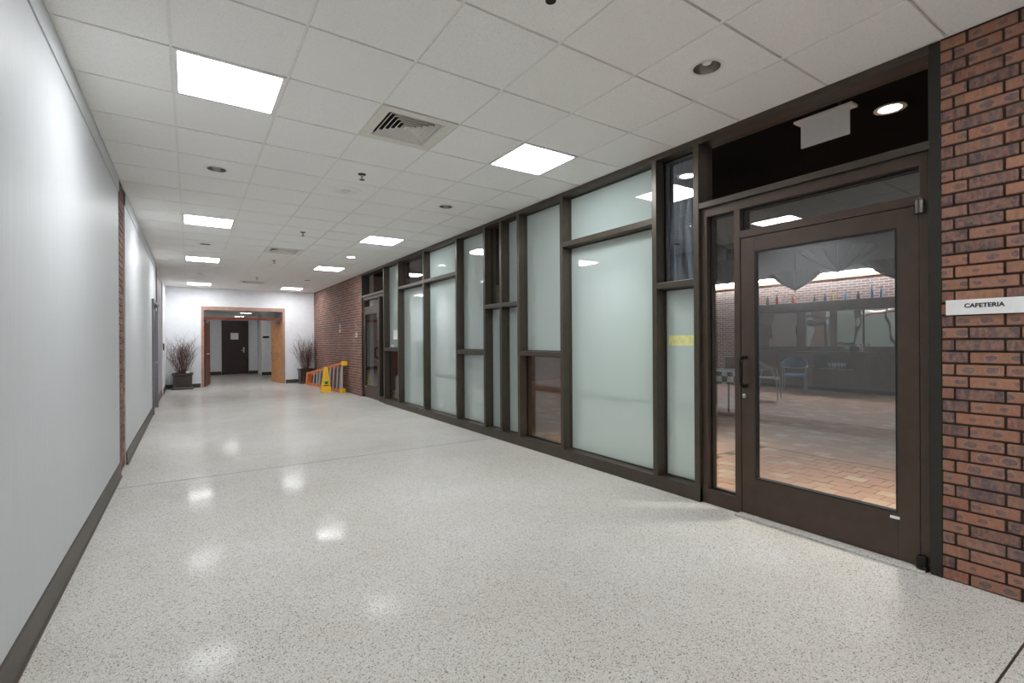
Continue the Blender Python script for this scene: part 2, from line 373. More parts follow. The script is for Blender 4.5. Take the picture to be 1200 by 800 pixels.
base('baseboard_left_far', 15.42, YB, 'brown rubber baseboard beside the corner twig planter')
# the end wall with its opening
OX0, OX1, OZ = .292, 2.6, 2.444
wb = struct(MB().box(XL-.25, OX0, YB, YB+.15, 0, 3.3).box(OX1, XR+.25, YB, YB+.15, 0, 3.3).box(OX0, OX1, YB, YB+.15, OZ, 3.3).build('wall_back', M['paint']), 'white end wall with a wide open double doorway', 'wall')
struct(box('baseboard_back', M['basedark'], XL, OX0-.03, YB-.012, YB, 0, .12), 'dark baseboard of the end wall by the white wall corner', 'baseboard')
struct(box('baseboard_back_right', M['basedark'], OX1+.03, XR, YB-.012, YB, 0, .12), 'dark baseboard of the end wall beside the ladder corner', 'baseboard')
struct(box('wall_rear', M['paint'], XL-.25, XR+.25, YR-.15, YR, 0, 3.3), 'white wall closing the corridor end opposite the double doors', 'wall')
struct(box('light_stop_lintel', M['paint'], XR+.001, XR+.3, PY, FY0, ZC+.03, 3.3), 'unseen white bulkhead added above the glazed screen against stray light', 'wall')  # unseen, added to keep world light from leaking in over the screen

# right wall: near pier of separate bricks
PY = .942
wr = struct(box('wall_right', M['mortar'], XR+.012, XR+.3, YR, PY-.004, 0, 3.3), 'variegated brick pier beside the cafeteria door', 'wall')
def brick_mesh(L, hh=PITCH-.011, d=.06):
    bm = bmesh.new(); bmesh.ops.create_cube(bm, size=1)
    for v in bm.verts: v.co = (v.co.x*d, v.co.y*L, v.co.z*hh)
    bmesh.ops.bevel(bm, geom=bm.edges[:], offset=.0035, segments=1, affect='EDGES'); me = bpy.data.meshes.new('brick'); bm.to_mesh(me); bm.free(); return me
bmz = {}
mj = MB()
for c in range(45):
    first = .118 if c % 2 == 0 else .06
    top = PY; e = PY-first
    zc = ZC-(c+.5)*PITCH
    while top > YR:
        L = round(top-e-.011, 4); yc = (top+e)/2
        if top > .05:
            if L not in bmz: bmz[L] = brick_mesh(L)
            o = link('brick', bmz[L], M['brick'], wr); o.location = (XR+.031+random.uniform(-.002, .002), yc+random.uniform(-.0012, .0012), zc+random.uniform(-.001, .001))
            o.rotation_euler = (random.gauss(0, .002), 0, random.gauss(0, .004)+(PI if random.random() < .5 else 0))
        else: mj.box(XR, XR+.06, e+.0055, top-.0055, zc-PITCH/2+.0055, zc+PITCH/2-.0055, random.random())
        top = e; e -= .2
tag(mj.build('brick_courses', M['brick_join'], wr, attr=True), kind='stuff')
# far pier
FY = 12.03
wf = struct(box('wall_right_far', M['mortar_far_lit'], XR+.008, XR+.3, FY, YB+.1, 0, 3.3), 'long brick wall behind the leaning ladder', 'wall')
m = MB(); bricks(m, 'y', XR, -1, FY, YB, 0, 45, PITCH); tag(m.build('brick_courses', M['brick_far'], wf, attr=True), kind='stuff')

# ------------------------------------------------------------------ glazed screen
MW, MD = .052, .19
GXp = XR+.122            # face of the glass
HEAD, SILL = 2.976, .12
near = dict(K=10.345, J=9.478, H=8.185, A=6.883, B=6.003, C=5.562, D=5.133, E=4.261, F=2.934, G=2.496)
w1 = struct(empty('window_1', (XR, 6.4, 0)), 'bronze framed glazed screen of frosted and clear panes', 'window')
def wpart(o): o.parent = w1; o.matrix_parent_inverse = Matrix.Translation((-XR, -6.4, 0)); return o
wpart(box('sill', M['bronze'], XR, XR+MD, near['G'], near['K']+MW, 0, SILL, bevel=.003))
wpart(box('head', M['bronze'], XR, XR+MD, near['G'], near['K']+MW, HEAD, ZC+.03, bevel=.003))
mm = None
for k, y in near.items():
    wpart(box('mullion', M['bronze'], XR-.002, XR+MD, y, y+MW, 0 if k in 'KG' else SILL-.002, ZC+.002, bevel=.003))
order = 'GFEDCBAHJK'
TR = {'GF': (1.81, 1.866), 'FE': (2.41, 2.466), 'ED': (1.165, 1.221), 'DC': (1.815, 1.868), 'CB': (1.815, 1.868), 'BA': (1.152, 1.22), 'AH': (2.41, 2.466), 'HJ': (2.41, 2.466), 'JK': (1.155, 1.224)}
KINDS = {'GF': ('frost', 'glass_dirty'), 'FE': ('frost', 'frost'), 'ED': ('glass', 'frost'), 'DC': ('frost', 'frost'), 'CB': ('frost', 'glass'), 'BA': ('frost', 'frost'), 'AH': ('frost', 'frost'), 'HJ': ('frost', 'glass'), 'JK': ('glass', 'frost')}
for q in range(9):
    k = order[q:q+2]; y0, y1 = near[k[0]]+MW, near[k[1]]; z0, z1 = TR[k]
    wpart(box('transom', M['bronze'], XR, XR+MD-.002, y0-.002, y1+.002, z0, z1, bevel=.003))
    for (a, bq), kind in zip(((SILL, z0), (z1, HEAD)), KINDS[k]):
        o = wpart(box('pane', M[kind], GXp, GXp+.006, y0-.002, y1+.002, a-.002, bq+.002)); o['label'] = 'frosted glass pane' if kind == 'frost' else 'clear glass pane'
        # glazing bead: a dark gasket frame around the pane
        g = MB(); w_ = .012; x0, x1 = GXp-.014, GXp
        g.box(x0, x1, y0, y1, a, a+w_); g.box(x0, x1, y0, y1, bq-w_, bq); g.box(x0, x1, y0, y0+w_, a+w_, bq-w_); g.box(x0, x1, y1-w_, y1, a+w_, bq-w_)
        wpart(g.build('glazing_bead', M['darkmetal'] if kind != 'frost' else M['bronze']))

# ------------------------------------------------------------------ storefront doors
def storefront(name, ya, yb, flip, label):
    """bay between ya (hinge side) and yb (side light side); flip mirrors along the wall"""
    r = struct(empty(name, (XR, (ya+yb)/2, 0)), label, 'door')
    s = -1 if flip else 1
    Y = lambda d: ya + s*d           # distance from the hinge-side reveal
    W = abs(yb-ya)
    inv = Matrix.Translation((-XR, -(ya+yb)/2, 0))
    def P(o, par=None):
        o.parent = par or r
        if not par: o.matrix_parent_inverse = inv
        return o
    bx_ = lambda n, mt, x0, x1, a, b_, z0, z1, bevel=0, par=None: P(box(n, M[mt], x0, x1, Y(a), Y(b_), z0, z1, bevel=bevel), par)
    xf = XR+.03
    bx_('jamb_post', 'jamb', XR+.002, XR+MD, -.01, .044, 0, ZC+.002, .003)
    bx_('head_rail', 'bronze', XR, XR+MD, .04, W, HEAD, ZC+.03, .003)
    bx_('transom_bar', 'bronze', XR, XR+MD, .04, W, 2.435, 2.483, .003)
    bx_('overlight_pane', 'glass_dark', GXp, GXp+.006, .04, W, 2.48, HEAD+.003)
    # inner frame
    DW = 1.11                          # door opening
    d0 = .05; d1 = d0+.045; d2 = d1+DW; d3 = d2+.05; d4 = W-.055; d5 = W
    for a, b_, zt_ in ((d0, d1, 2.437), (d2, d3, 2.363), (d4, d5, 2.437)): bx_('frame_upright', 'bronze_door', xf, xf+.12, a, b_, 0, zt_, .003)
    bx_('frame_head', 'bronze_door', xf, xf+.12, d1-.002, d4+.002, 2.362, 2.437, .003)
    bx_('frame_rail', 'bronze_door', xf, xf+.12, d1-.002, d2+.002, 2.135, 2.192, .003)
    bx_('frame_sill', 'bronze_door', xf, xf+.12, d3-.002, d4+.002, 0, .118, .003)
    bx_('transom_pane', 'glass', xf+.07, xf+.076, d1, d2, 2.19, 2.364)
    bx_('sidelight_pane', 'glass', xf+.07, xf+.076, d3, d4, .116, 2.364)
    for a, b_, z0, z1 in ((d1, d2, 2.19, 2.362), (d3, d4, .118, 2.362)):
        g = MB(); ww = .012; A, B = min(Y(a), Y(b_)), max(Y(a), Y(b_)); x0, x1 = xf+.045, xf+.07
        g.box(x0, x1, A, B, z0, z0+ww); g.box(x0, x1, A, B, z1-ww, z1); g.box(x0, x1, A, A+ww, z0, z1); g.box(x0, x1, B-ww, B, z0, z1)
        P(g.build('gasket', M['black_gasket']))
    bx_('threshold', 'terr', XR-.05, XR+.14, d1-.03, d2+.01, 0, .014, .004) if False else P(box('threshold', M['terrazzo'], XR-.045, XR+.15, Y(d1-.03), Y(d2+.012), 0, .013, bevel=.004))
    # leaf
    l0, l1 = d1+.004, d2-.004
    m = MB(); A, B = min(Y(l0), Y(l1)), max(Y(l0), Y(l1)); x0, x1 = xf+.004, xf+.049
    m.box(x0, x1, A, A+.107, .016, 2.131); m.box(x0, x1, B-.107, B, .016, 2.131)
    m.box(x0, x1, A+.107, B-.107, .016, .295); m.box(x0, x1, A+.107, B-.107, 2.02, 2.131)
    leaf = P(m.build('door_leaf', M['bronze_door'], bevel=.002)); leaf['label'] = 'bronze door leaf with one large clear pane'
    P(box('pane', M['glass'], xf+.023, xf+.029, A+.105, B-.105, .293, 2.022), leaf)
    g = MB(); ww = .01
    for xa, xb in ((xf+.003, xf+.023), (xf+.029, xf+.05)):
        g.box(xa, xb, A+.107, B-.107, .295, .295+ww); g.box(xa, xb, A+.107, B-.107, 2.02-ww, 2.02); g.box(xa, xb, A+.107, A+.107+ww, .295+ww, 2.02-ww); g.box(xa, xb, B-.107-ww, B-.107, .295+ww, 2.02-ww)
    P(g.build('gasket', M['black_gasket']), leaf)
    # pull handles: a bent flat bow each side
    yh = l1-.04
    for x, sx in ((xf+.004, -1), (xf+.049, 1)):
        pts = [(x-sx*.004, Y(yh), 1.215), (x+sx*.04, Y(yh), 1.215)] + [(x+sx*(.04+.03*math.sin(a)), Y(yh), 1.185+.03*math.cos(a)) for a in (.5, 1.05, 1.57)] + [(x+sx*(.04+.03*math.sin(a)), Y(yh), 1.025+.03*math.cos(a)) for a in (1.57, 2.09, 2.64)] + [(x+sx*.04, Y(yh), .995), (x-sx*.004, Y(yh), .995)]
        P(MB().tube(pts, .014, 8).build('pull_handle', M['darkmetal'], smooth=True), leaf)
    m = MB(); m.ring([[(xx, Y(l1-.027)+rr*math.cos(2*PI*i/16), .917+rr*math.sin(2*PI*i/16)) for i in range(16)] for xx, rr in ((xf+.006, .017), (xf-.006, .017), (xf-.009, .013))])
    P(m.build('lock_cylinder', M['steel'], smooth=True), leaf)
    m = MB()
    m.lathe([(.024, -.03), (.024, .045), (.017, .05), (.017, .056)], (xf-.012, Y(.09), 2.11), 16); P(m.build('top_pivot', M['darksteel'], smooth=True), leaf)
    m = MB()
    m.lathe([(.028, 0), (.028, .02), (.024, .024), (.024, .075), (.018, .085)], (xf-.016, Y(.085), .003), 16); P(m.build('bottom_pivot', M['darkmetal'], smooth=True), leaf)
    P(box('sticker', M['white'], xf+.0025, xf+.005, Y(.197), Y(.246), .258, .275), leaf)
    return r
storefront('door_1', .948, near['G'], False, 'bronze storefront door with large clear pane beside the brick pier')
storefront('door_2', 12.025, near['K']+MW, True, 'bronze glass door between the long brick wall and glazed screen')

# ------------------------------------------------------------------ cafeteria behind the glass
CX0, CX1, CY0, CY1, CZ = XR+.3, 14.6, -1.6, 13.2, 3.15
cf = struct(box('floor_cafeteria', M['paver_far'], XR+.06, CX1, CY0, CY1, -.12, -.004), 'orange clay paver floor of the cafeteria', 'floor')
gm = box('grout_bed', M['grout'], XR+.061, 6.06, .4, 3.44, -.02, -.0035, cf)
pm = MB().box(-.072, .072, -.092, .092, -.004, 0).mesh('paver')
r_ = 0; x = XR+.08+.075
while x < 6.05:
    y = .45+.095*(r_ % 2)
    while y < 3.35:
        if not (x < 3.95 and y < .9):
            o = link('paver', pm, M['paver'], cf); o.location = (x, y, .0015+random.uniform(-.0012, .0012))
        y += .19
    x += .15; r_ += 1
struct(box('ceiling_cafeteria', M['black'], XR+.19, CX1, CY0, CY1, CZ, CZ+.1), 'black painted ceiling of the cafeteria', 'ceiling')
struct(box('wall_cafeteria_bar', M['brick_cafe'], CX1, CX1+.2, CY0, CY1, 0, CZ+.1), 'brick wall behind the bar in the cafeteria', 'wall')
struct(box('wall_cafeteria_side', M['paint_far'], XR+.3, CX1, CY0-.2, CY0, 0, CZ+.1), 'pale side wall of the cafeteria behind the brick pier', 'wall')
ew = struct(box('wall_cafeteria_end', M['woodbar'], XR+.3, CX1, CY1, CY1+.2, 0, CZ+.1), 'brown panelled end wall of the cafeteria past the far door', 'wall')
m = MB(); 
for c in range(47):
    y = 12.03
    m.box(XR+.3, XR+.36, y+.005, y+.19, c*PITCH+.005, (c+1)*PITCH-.005, random.random()); m.box(XR+.3+.005, XR+.36, y-.02, y+.003, c*PITCH+.005, (c+1)*PITCH-.005, random.random())
def at(o, par, loc): o.parent = par; o.matrix_parent_inverse = Matrix.Translation(-Vector(loc)); return o
# trim at the top of the bar wall
struct(box('trim_3', M['woodtrim'], CX1-.05, CX1, CY0, CY1, 2.99, 3.1), 'orange wood trim along the top of the bar wall', 'trim')
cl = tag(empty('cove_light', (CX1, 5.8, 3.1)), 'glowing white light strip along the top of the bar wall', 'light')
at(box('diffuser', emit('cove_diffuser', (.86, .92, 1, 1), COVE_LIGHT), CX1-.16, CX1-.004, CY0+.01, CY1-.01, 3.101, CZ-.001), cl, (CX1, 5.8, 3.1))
# red wood door in the end wall
rd = struct(empty('door_3', (4.6, CY1, 0)), 'red brown wooden door on the cafeteria end wall', 'door')
at(box('door_leaf', M['redwood'], 4.02, 4.94, CY1-.05, CY1-.005, 0, 2.1), rd, (4.6, CY1, 0))
m = MB().box(3.94, 4.02, CY1-.07, CY1, 0, 2.18).box(4.94, 5.02, CY1-.07, CY1, 0, 2.18).box(4.02, 4.94, CY1-.07, CY1, 2.1, 2.18)
at(m.build('door_frame', M['woodbar']), rd, (4.6, CY1, 0))

# back bar
BX = 13.87
def cab(name, y0, y1, label, doors=(), shelf=None, panel=None):
    r = tag(empty(name, (BX, (y0+y1)/2, 0)), label, 'cabinet'); L = (BX, (y0+y1)/2, 0)
    P = lambda o: at(o, r, L)
    if shelf:
        m = MB().box(BX, CX1-.005, y0, y0+.03, .09, .98).box(BX, CX1-.005, y1-.03, y1, .09, .98).box(BX, CX1-.005, y0, y1, .5, .56).box(CX1-.03, CX1-.005, y0, y1, .09, .98).box(BX, CX1-.005, y0, y1, .93, .98)
        P(m.build('body', M['woodbar']))
        P(box('panel', M['woodbar'], BX-.012, BX+.03, y0+.03, y1-.03, .1, .5))
    else:
        P(box('body', M['woodbar'], BX, CX1-.005, y0+.002, y1-.002, .09, .98))
    P(box('plinth', M['wooddark'], BX+.04, CX1-.005, y0, y1, 0, .09))
    for a, b_ in doors:
        m = MB().box(BX-.02, BX, a+.01, b_-.01, .14, .9)
        d = P(m.build('door', M['woodbar'], bevel=.004))
        g = MB().box(BX-.026, BX-.02, a+.06, b_-.06, .2, .84); dd = g.build('raised_panel', M['woodbar'], d, bevel=.003)
    if panel:
        for a, b_ in panel: P(box('panel', M['woodbar'], BX-.012, BX, a+.02, b_-.02, .14, .92))
    return r
cab('bar_cabinet', 6.35, 8.2, 'wide brown bar cabinet with plain panels behind blue chair', panel=((6.35, 7.27), (7.27, 8.2)))
cab('bar_cabinet', 5.39, 6.35, 'brown bar cabinet with an open shelf of glasses', shelf=True)
cab('bar_cabinet', 3.4, 5.39, 'brown bar cabinet with raised panel doors', doors=((3.42, 4.08), (4.08, 4.5), (4.5, 4.94), (4.94, 5.37)))
tag(box('bar_counter', M['woodbar'], BX-.04, CX1-.005, 3.38, 8.22, .98, 1.025, bevel=.004), 'brown wooden bar counter running over the cabinets', 'counter')
bb = tag(empty('back_bar', (14.2, 5.8, 1.025)), 'wooden back bar with mirrors and a bottle ledge', 'back bar')
LB = (14.2, 5.8, 1.025)
at(box('lower_rail', M['woodbar'], 14.17, CX1-.005, 3.4, 8.2, 1.025, 1.155), bb, LB)
at(box('ledge', M['woodbar'], 13.98, CX1-.005, 3.4, 8.2, 2.1, 2.36, bevel=.01), bb, LB)
edges = [3.4, 4.5, 4.63, 5.92, 6.06, 6.68, 6.9, 8.0, 8.2]
for a, b_ in ((3.4, 3.5), (4.5, 4.63), (5.92, 6.06), (6.68, 6.9), (8.0, 8.2)): at(box('post', M['woodbar'], 14.15, CX1-.005, a, b_, 1.155, 2.1, bevel=.006), bb, LB)
for a, b_ in ((3.5, 4.5), (4.63, 5.92), (6.06, 6.68), (6.9, 8.0)): at(box('mirror', M['mirror'], 14.2, 14.23, a-.01, b_+.01, 1.15, 2.105), bb, LB)
at(box('mirror_bar', M['wooddark'], 14.185, 14.2, 5.28, 5.32, 1.155, 2.1), bb, LB)
# bottles on the ledge
BT = [(7.93, 'amber', 'amber glass bottle at the far end of the ledge', .24), (7.68, 'brown', 'dark brown bottle on the ledge beside the red bottle', .25), (7.41, 'red', 'red glass bottle on the ledge', .29), (7.2, 'clear', 'small clear bottle between red and coral bottles', .22),
      (6.94, 'coral', 'stout coral red bottle on the ledge', .24), (6.39, 'dgreen', 'short dark green bottle on the ledge', .17), (6.14, 'slate', 'slate blue bottle beside the dark green one', .2), (5.965, 'yellow', 'yellow bottle on the ledge above the mirror post', .25),
      (5.65, 'blue', 'pale blue bottle between the yellow and dark ones', .25), (5.37, 'brown', 'squat dark bottle between two pale blue bottles', .2), (5.07, 'blue', 'tallest pale blue bottle on the ledge', .32), (4.87, 'slate', 'slate blue bottle at the ledge end with tallest one', .28)]
for y, c, lab, h in BT:
    rr = .05 if c == 'coral' else .036
    o = tag(empty('bottle', (14.08, y, 2.36)), lab, 'bottle', 'bottles on the bar ledge')
    MB().lathe([(rr*.9, 0), (rr, .01), (rr, h*.55), (rr*.8, h*.65), (.013, h*.78), (.012, h*.92)], seg=14).build('glass_body', M['b_'+c], o, True)
    MB().lathe([(.015, h*.91), (.015, h)], seg=10).build('cap', M['darkmetal'], o, True)
o = tag(empty('photo_frame', (14.0, 5.6, 1.025)), 'small teal stand-up frame on the bar counter', 'frame')
box('frame', M['teal'], -.01, .01, -.075, .075, .02, .19, o, .004); box('card', M['white'], -.013, -.009, -.05, .05, .07, .16, o); box('foot', M['white'], -.05, .05, -.09, .09, 0, .02, o, .004)
o = tag(empty('figurine', (14.0, 5.27, 1.025)), 'small white round figurine on the bar counter', 'figurine')
MB().lathe([(.055, 0), (.06, .02), (.035, .05), (.045, .08), (.05, .11), (.02, .14), (.03, .16), (.034, .185), (.02, .21), (.004, .215)], seg=16).build('body', M['white'], o, True); MB().lathe([(.018, 0), (.02, .02), (.004, .035)], (-.03, 0, .165), 10).build('face', M['darkmetal'], o, True)
for k, (dx, y) in enumerate(((0, 6.0), (.02, 5.93), (-.02, 5.86), (0, 5.79), (.02, 5.72), (0, 5.65))):
    o = tag(empty('wine_glass', (14.0+dx, y, .56)), 'clear stemmed glass on the open bar shelf', 'glass', 'glasses on the open bar shelf')
    MB().lathe([(.03, 0), (.03, .004), (.005, .01), (.005, .07), (.028, .1), (.034, .13), (.03, .17)], seg=12, cap=False).build('bowl', M['b_clear'], o, True)

# chairs of the cafeteria: tubular frame with a wrapped low back
def chair(loc, rz, mat, label):
    o = tag(empty('cafeteria_chair', loc, rz), label, 'chair')
    m = MB(); n = 14; P = []
    ring = lambda z, k: [((.24*k)*(abs(math.cos(2*PI*i/24))**.6)*math.copysign(1, math.cos(2*PI*i/24)), (.24*k)*(abs(math.sin(2*PI*i/24))**.6)*math.copysign(1, math.sin(2*PI*i/24)), z) for i in range(24)]
    m.ring([ring(.42, .92), ring(.43, 1), ring(.47, 1), ring(.49, .9)]); m.build('seat', M[mat], o, True)
    m = MB(); A = [math.radians(a) for a in range(-15, 196, 15)]
    rows = []
    for a in A:
        up = .74+.15*max(0, math.sin(a)); lo = .68-.06*max(0, math.sin(a)); c, s_ = math.cos(a), math.sin(a)
        rows.append([(.25*c, .25*s_, lo), (.285*c, .285*s_, lo), (.3*c, .3*s_, up), (.265*c, .265*s_, up)])
    m.ring(rows); m.build('backrest', M[mat], o, True)
    m = MB(); m.tube([(.29*math.cos(a), .29*math.sin(a), .68-.06*max(0, math.sin(a))) for a in A], .016, 8); m.build('arm_rail', M['white'] if mat == 'blue' else M['steel'], o, True)
    for sx in (-1, 1):
        for sy in (-1, 1):
            MB().tube([(sx*.25, sy*.23, 0), (sx*.23, sy*.2, .43), (sx*.26, sy*.12 if sy < 0 else .14, .69)], .011, 6).build('leg', M['steel'], o, True)
    return o
chair((12.75, 6.28, -.003), math.radians(-70), 'blue', 'blue upholstered armchair with steel legs before the bar')
chair((11.0, 6.0, -.003), math.radians(20), 'greyseat', 'grey brown upholstered armchair with steel legs by checked table')
# table with a gingham cloth
o = tag(empty('dining_table', (8.85, 5.75, -.004)), 'small square table with steel legs under a checked cloth', 'table')
box('tabletop', M['woodbar'], -.45, .45, -.45, .45, .715, .74, o)
for sx in (-1, 1):
    for sy in (-1, 1): MB().tube([(sx*.38, sy*.38, 0), (sx*.38, sy*.38, .72)], .018, 8).build('leg', M['steel'], o, True)
m = MB(); N = 48; rows = []
for k in range(7):
    row = []
    for i in range(N):
        a = 2*PI*i/N; c, s_ = math.cos(a), math.sin(a); q = .47/max(abs(c), abs(s_)); wv = .018*math.sin(i*PI/3)*max(0, k-2)/4
        if k == 0: r2, z = .02, .748
        elif k == 1: r2, z = q*.985, .748
        else: r2, z = q+.01+wv+.004*k, .742-(k-2)*.055
        row.append((r2*c, r2*s_, z))
    rows.append(row)
m.ring(rows, True, False); 
t_ = m.build('tablecloth', M['gingham'], None, True); t_.location = (8.85, 5.75, -.004); sm = t_.modifiers.new('solid', 'SOLIDIFY'); sm.thickness = .004
tag(t_, 'green and white checked cloth draped over the table', 'tablecloth')
# stepped wooden bench end by the bar wall
o = tag(empty('booth_seat', (13.9, 8.75, 0)), 'brown stepped booth seat against the bar brick wall', 'booth')
box('seat', M['woodbar'], -.3, .65, -.45, .3, 0, .46, o, .01); box('backrest', M['woodbar'], .1, .65, -.45, .25, .46, .82, o, .01); box('cap', M['woodbar'], .1, .65, -.45, -.08, .82, 1.0, o, .01)
# hanging paper parasols, point down
def parasol(x, y, tip, label, R=.46, D=.32):
    o = tag(empty('paper_parasol', (x, y, tip)), label, 'parasol', 'paper parasols hung from the cafeteria ceiling')
    m = MB(); n = 16; rows = []
    for k in range(6):
        f = k/5; rows.append([(max(.012, R*f*(1-.06*f*(i % 2)))*math.cos(2*PI*i/(2*n)), max(.012, R*f*(1-.06*f*(i % 2)))*math.sin(2*PI*i/(2*n)), D*(f**1.12)+.012*(i % 2)*f) for i in range(2*n)])
    m.ring(rows, True, False); c = m.build('canopy', M['shade'], o, True)
    for i in range(n):
        a = 2*PI*(2*i)/(2*n); MB().tube([(R*f*1.02*math.cos(a), R*f*1.02*math.sin(a), D*(f**1.12)-.004) for f in (.03, .4, .75, 1)], .005, 4).build('rib', M['ribm'], o)
    MB().tube([(0, 0, -.05), (0, 0, CZ-tip+.01)], .007, 6).build('rod', M['darkmetal'], o)
    return o
parasol(9.83, 4.82, 2.3, 'dark paper parasol hung point down before the red bottles')
parasol(7.68, 3.18, 2.3, 'pale ribbed paper parasol hung above the middle of the cafeteria')
parasol(9.7, 3.1, 2.3, 'dark paper parasol hung near the tallest blue bottle', .5)
parasol(7.6, 4.84, 2.3, 'dark paper parasol hung over the checked table side')
parasol(4.73, 2.97, 2.3, 'paper parasol hung just inside the glass screen', .4, .3)
# downlights of the cafeteria
def cafe_light(x, y, label, power, col=(1, .95, .88), spread=84, aim=0):
    o = tag(empty('downlight', (x, y, CZ)), label, 'ceiling light', 'round downlights in the black ceiling')
    MB().lathe([(.075, -.004), (.105, -.006), (.105, 0), (.075, 0), (.075, -.004)], seg=24, cap=False).build('trim_ring', M['white'], o, True)
    MB().lathe([(.09, -.003), (.09, -.001)], seg=24).build('lens', M['lamp_on'], o)
    ld = bpy.data.lights.new('downlight_lamp', 'AREA'); ld.shape = 'DISK'; ld.size = .18; ld.energy = power; ld.color = col; ld.spread = math.radians(spread)
    lo = bpy.data.objects.new('lamp', ld); C.objects.link(lo); lo.parent = o; lo.location = (0, 0, -.012 - .09*math.sin(math.radians(abs(aim)))); lo.rotation_euler = (0, math.radians(-aim), 0); return o
cafe_light(4.567, 1.518, 'lit round downlight beside the exit sign in black ceiling', CAFE_LIGHT)
cafe_light(4.55, 3.365, 'lit round downlight just inside the dusty clear pane', CAFE_LIGHT)

# exit sign hung behind the overlight
o = tag(empty('exit_sign', (3.97, 1.728, CZ)), 'blank white back of exit sign hung behind the overlight', 'sign')
box('mount', M['darkmetal'], -.03, .03, -.1, .1, -.11, 0, o); box('plate', M['white'], -.05, .05, -.2, .2, -.128, -.11, o, .003); box('panel', M['white'], -.006, .006, -.166, .166, -.32, -.127, o)

# ------------------------------------------------------------------ ceiling fittings of the corridor
ORD = ['first', 'second', 'third', 'fourth', 'fifth', 'sixth']
def light_panel(i, j, label):
    off = '_offscreen' if j < 0 else ''
    x, y = tc(i, j); o = tag(empty('ceiling_light'+off, (x, y, ZC)), label, 'ceiling light', 'square light panels in the corridor ceiling')
    a, f = T/2-.006, .022
    m = MB().box(-a, a, -a, -a+f, -.003, .03).box(-a, a, a-f, a, -.003, .03).box(-a, -a+f, -a+f, a-f, -.003, .03).box(a-f, a, -a+f, a-f, -.003, .03); m.build('frame', M['white'], o)
    box('diffuser'+off, M['panel'], -a+f-.001, a-f+.001, -a+f-.001, a-f+.001, .002, .01, o)
for i, row in ((-2, 'row by the long white wall'), (2, 'row by the glazed screen')):
    for k, j in enumerate((23, 15, 9, 2, -5, -12)): light_panel(i, j, 'square light panel, %s from end wall, %s' % (ORD[k], row))
LIT = {(2, 12)}
def can_light(i, j, label):
    x, y = tc(i, j); o = tag(empty('recessed_can_light', (x, y, ZC)), label, 'ceiling light', 'round can lights in the corridor ceiling')
    MB().lathe([(.08, -.0035), (.098, -.003), (.1, 0), (.08, 0), (.08, -.0035)], seg=32, cap=False).build('trim_ring', M['white'], o, True)
    MB().lathe([(.081, -.002), (.079, .05), (.07, .11), (.05, .15)], seg=32, cap=False).build('reflector', M['chrome'], o, True)
    lit = (i, j) in LIT
    MB().lathe([(.001, .018), (.024, .024), (.04, .05), (.038, .085), (.022, .15)], seg=16, cap=True).build('bulb', M['lamp_on'] if lit else M['white'], o, True)
    MB().lathe([(.06, .15), (.06, .16)], seg=16).build('top_cap', M['darkmetal'], o)
    if lit:
        MB().lathe([(.07, .008), (.07, .012)], seg=24).build('lens', M['lamp_on'], o)
for i, row in ((-2, 'row by the long white wall'), (2, 'row by the glazed screen')):
    for k, j in enumerate((19, 12, 5, -2 if i == -2 else -1, -8)):
        can_light(i, j, ('%s round can light, %s from end wall, %s' % ('lit' if (i, j) in LIT else 'unlit chrome', ORD[k], row)))
def vent(i, j, label):
    x, y = tc(i, j); o = tag(empty('air_diffuser', (x, y, ZC)), label, 'vent', 'square air diffusers in the corridor ceiling')
    a = T/2-.006
    sq = lambda r, z: [(-r, -r, z), (r, -r, z), (r, r, z), (-r, r, z)]
    MB().ring([sq(a, .002), sq(a, -.004), sq(.225, -.004), sq(.215, .012), sq(.215, .02), sq(a, .02), sq(a, .002)], True, False).build('flange', M['grille'], o)
    MB().box(-.22, .22, -.22, .22, .2, .21).build('backing', M['void'], o)
    m = MB().ring([sq(.218, .02), sq(.218, .2)], True, False); m.build('collar', M['void'], o)
    for k in range(5):
        r = .2-.036*k
        MB().ring([sq(r, .004), sq(r-.004, .002), sq(r-.026, .03), sq(r-.022, .032), sq(r, .004)], True, False).build('louver', M['grille'], o)
    MB().ring([sq(.03, .008), sq(.022, .03)]).build('core', M['grille'], o)
vent(0, 2, 'large square air diffuser near the glazed screen light panel'); vent(0, 12, 'square air diffuser in the middle of the corridor ceiling'); vent(0, 21, 'square air diffuser close to the end wall')
def speaker(j, label):
    x, y = tc(0, j); o = tag(empty('ceiling_speaker', (x, y, ZC)), label, 'speaker', 'round ceiling speakers')
    MB().lathe([(.16, 0), (.158, -.006), (.14, -.01), (.12, -.009), (.12, 0)], seg=40, cap=False).build('rim', M['tile'], o, True)
    for r in (.115, .095, .075): MB().lathe([(r, 0), (r-.002, -.008), (r-.014, -.008), (r-.016, 0)], seg=40, cap=False).build('grille_ring', M['tile'], o, True)
    MB().lathe([(.056, 0), (.055, -.008)], seg=32).build('grille_disc', M['grille'], o, True)
speaker(5, 'round white ceiling speaker between can lights'); speaker(15, 'round white ceiling speaker between far light panels')
def sprinkler(j, label):
    x, y = tc(0, j); o = tag(empty('sprinkler_head', (x, y, ZC)), label, 'sprinkler', 'sprinkler heads along the ceiling centre')
    MB().lathe([(.04, 0), (.038, -.004), (.02, -.008)], seg=20).build('escutcheon', M['darkmetal'], o, True)
    MB().lathe([(.012, -.006), (.012, -.03), (.006, -.034), (.006, -.055)], seg=10).build('body', M['chrome'], o, True)
    MB().lathe([(.026, -.054), (.026, -.057)], seg=16).build('deflector', M['darkmetal'], o)
for k, j in enumerate((19, 14, 9, 4, -1)): sprinkler(j, 'ceiling sprinkler head, %s from the end wall' % ORD[k])

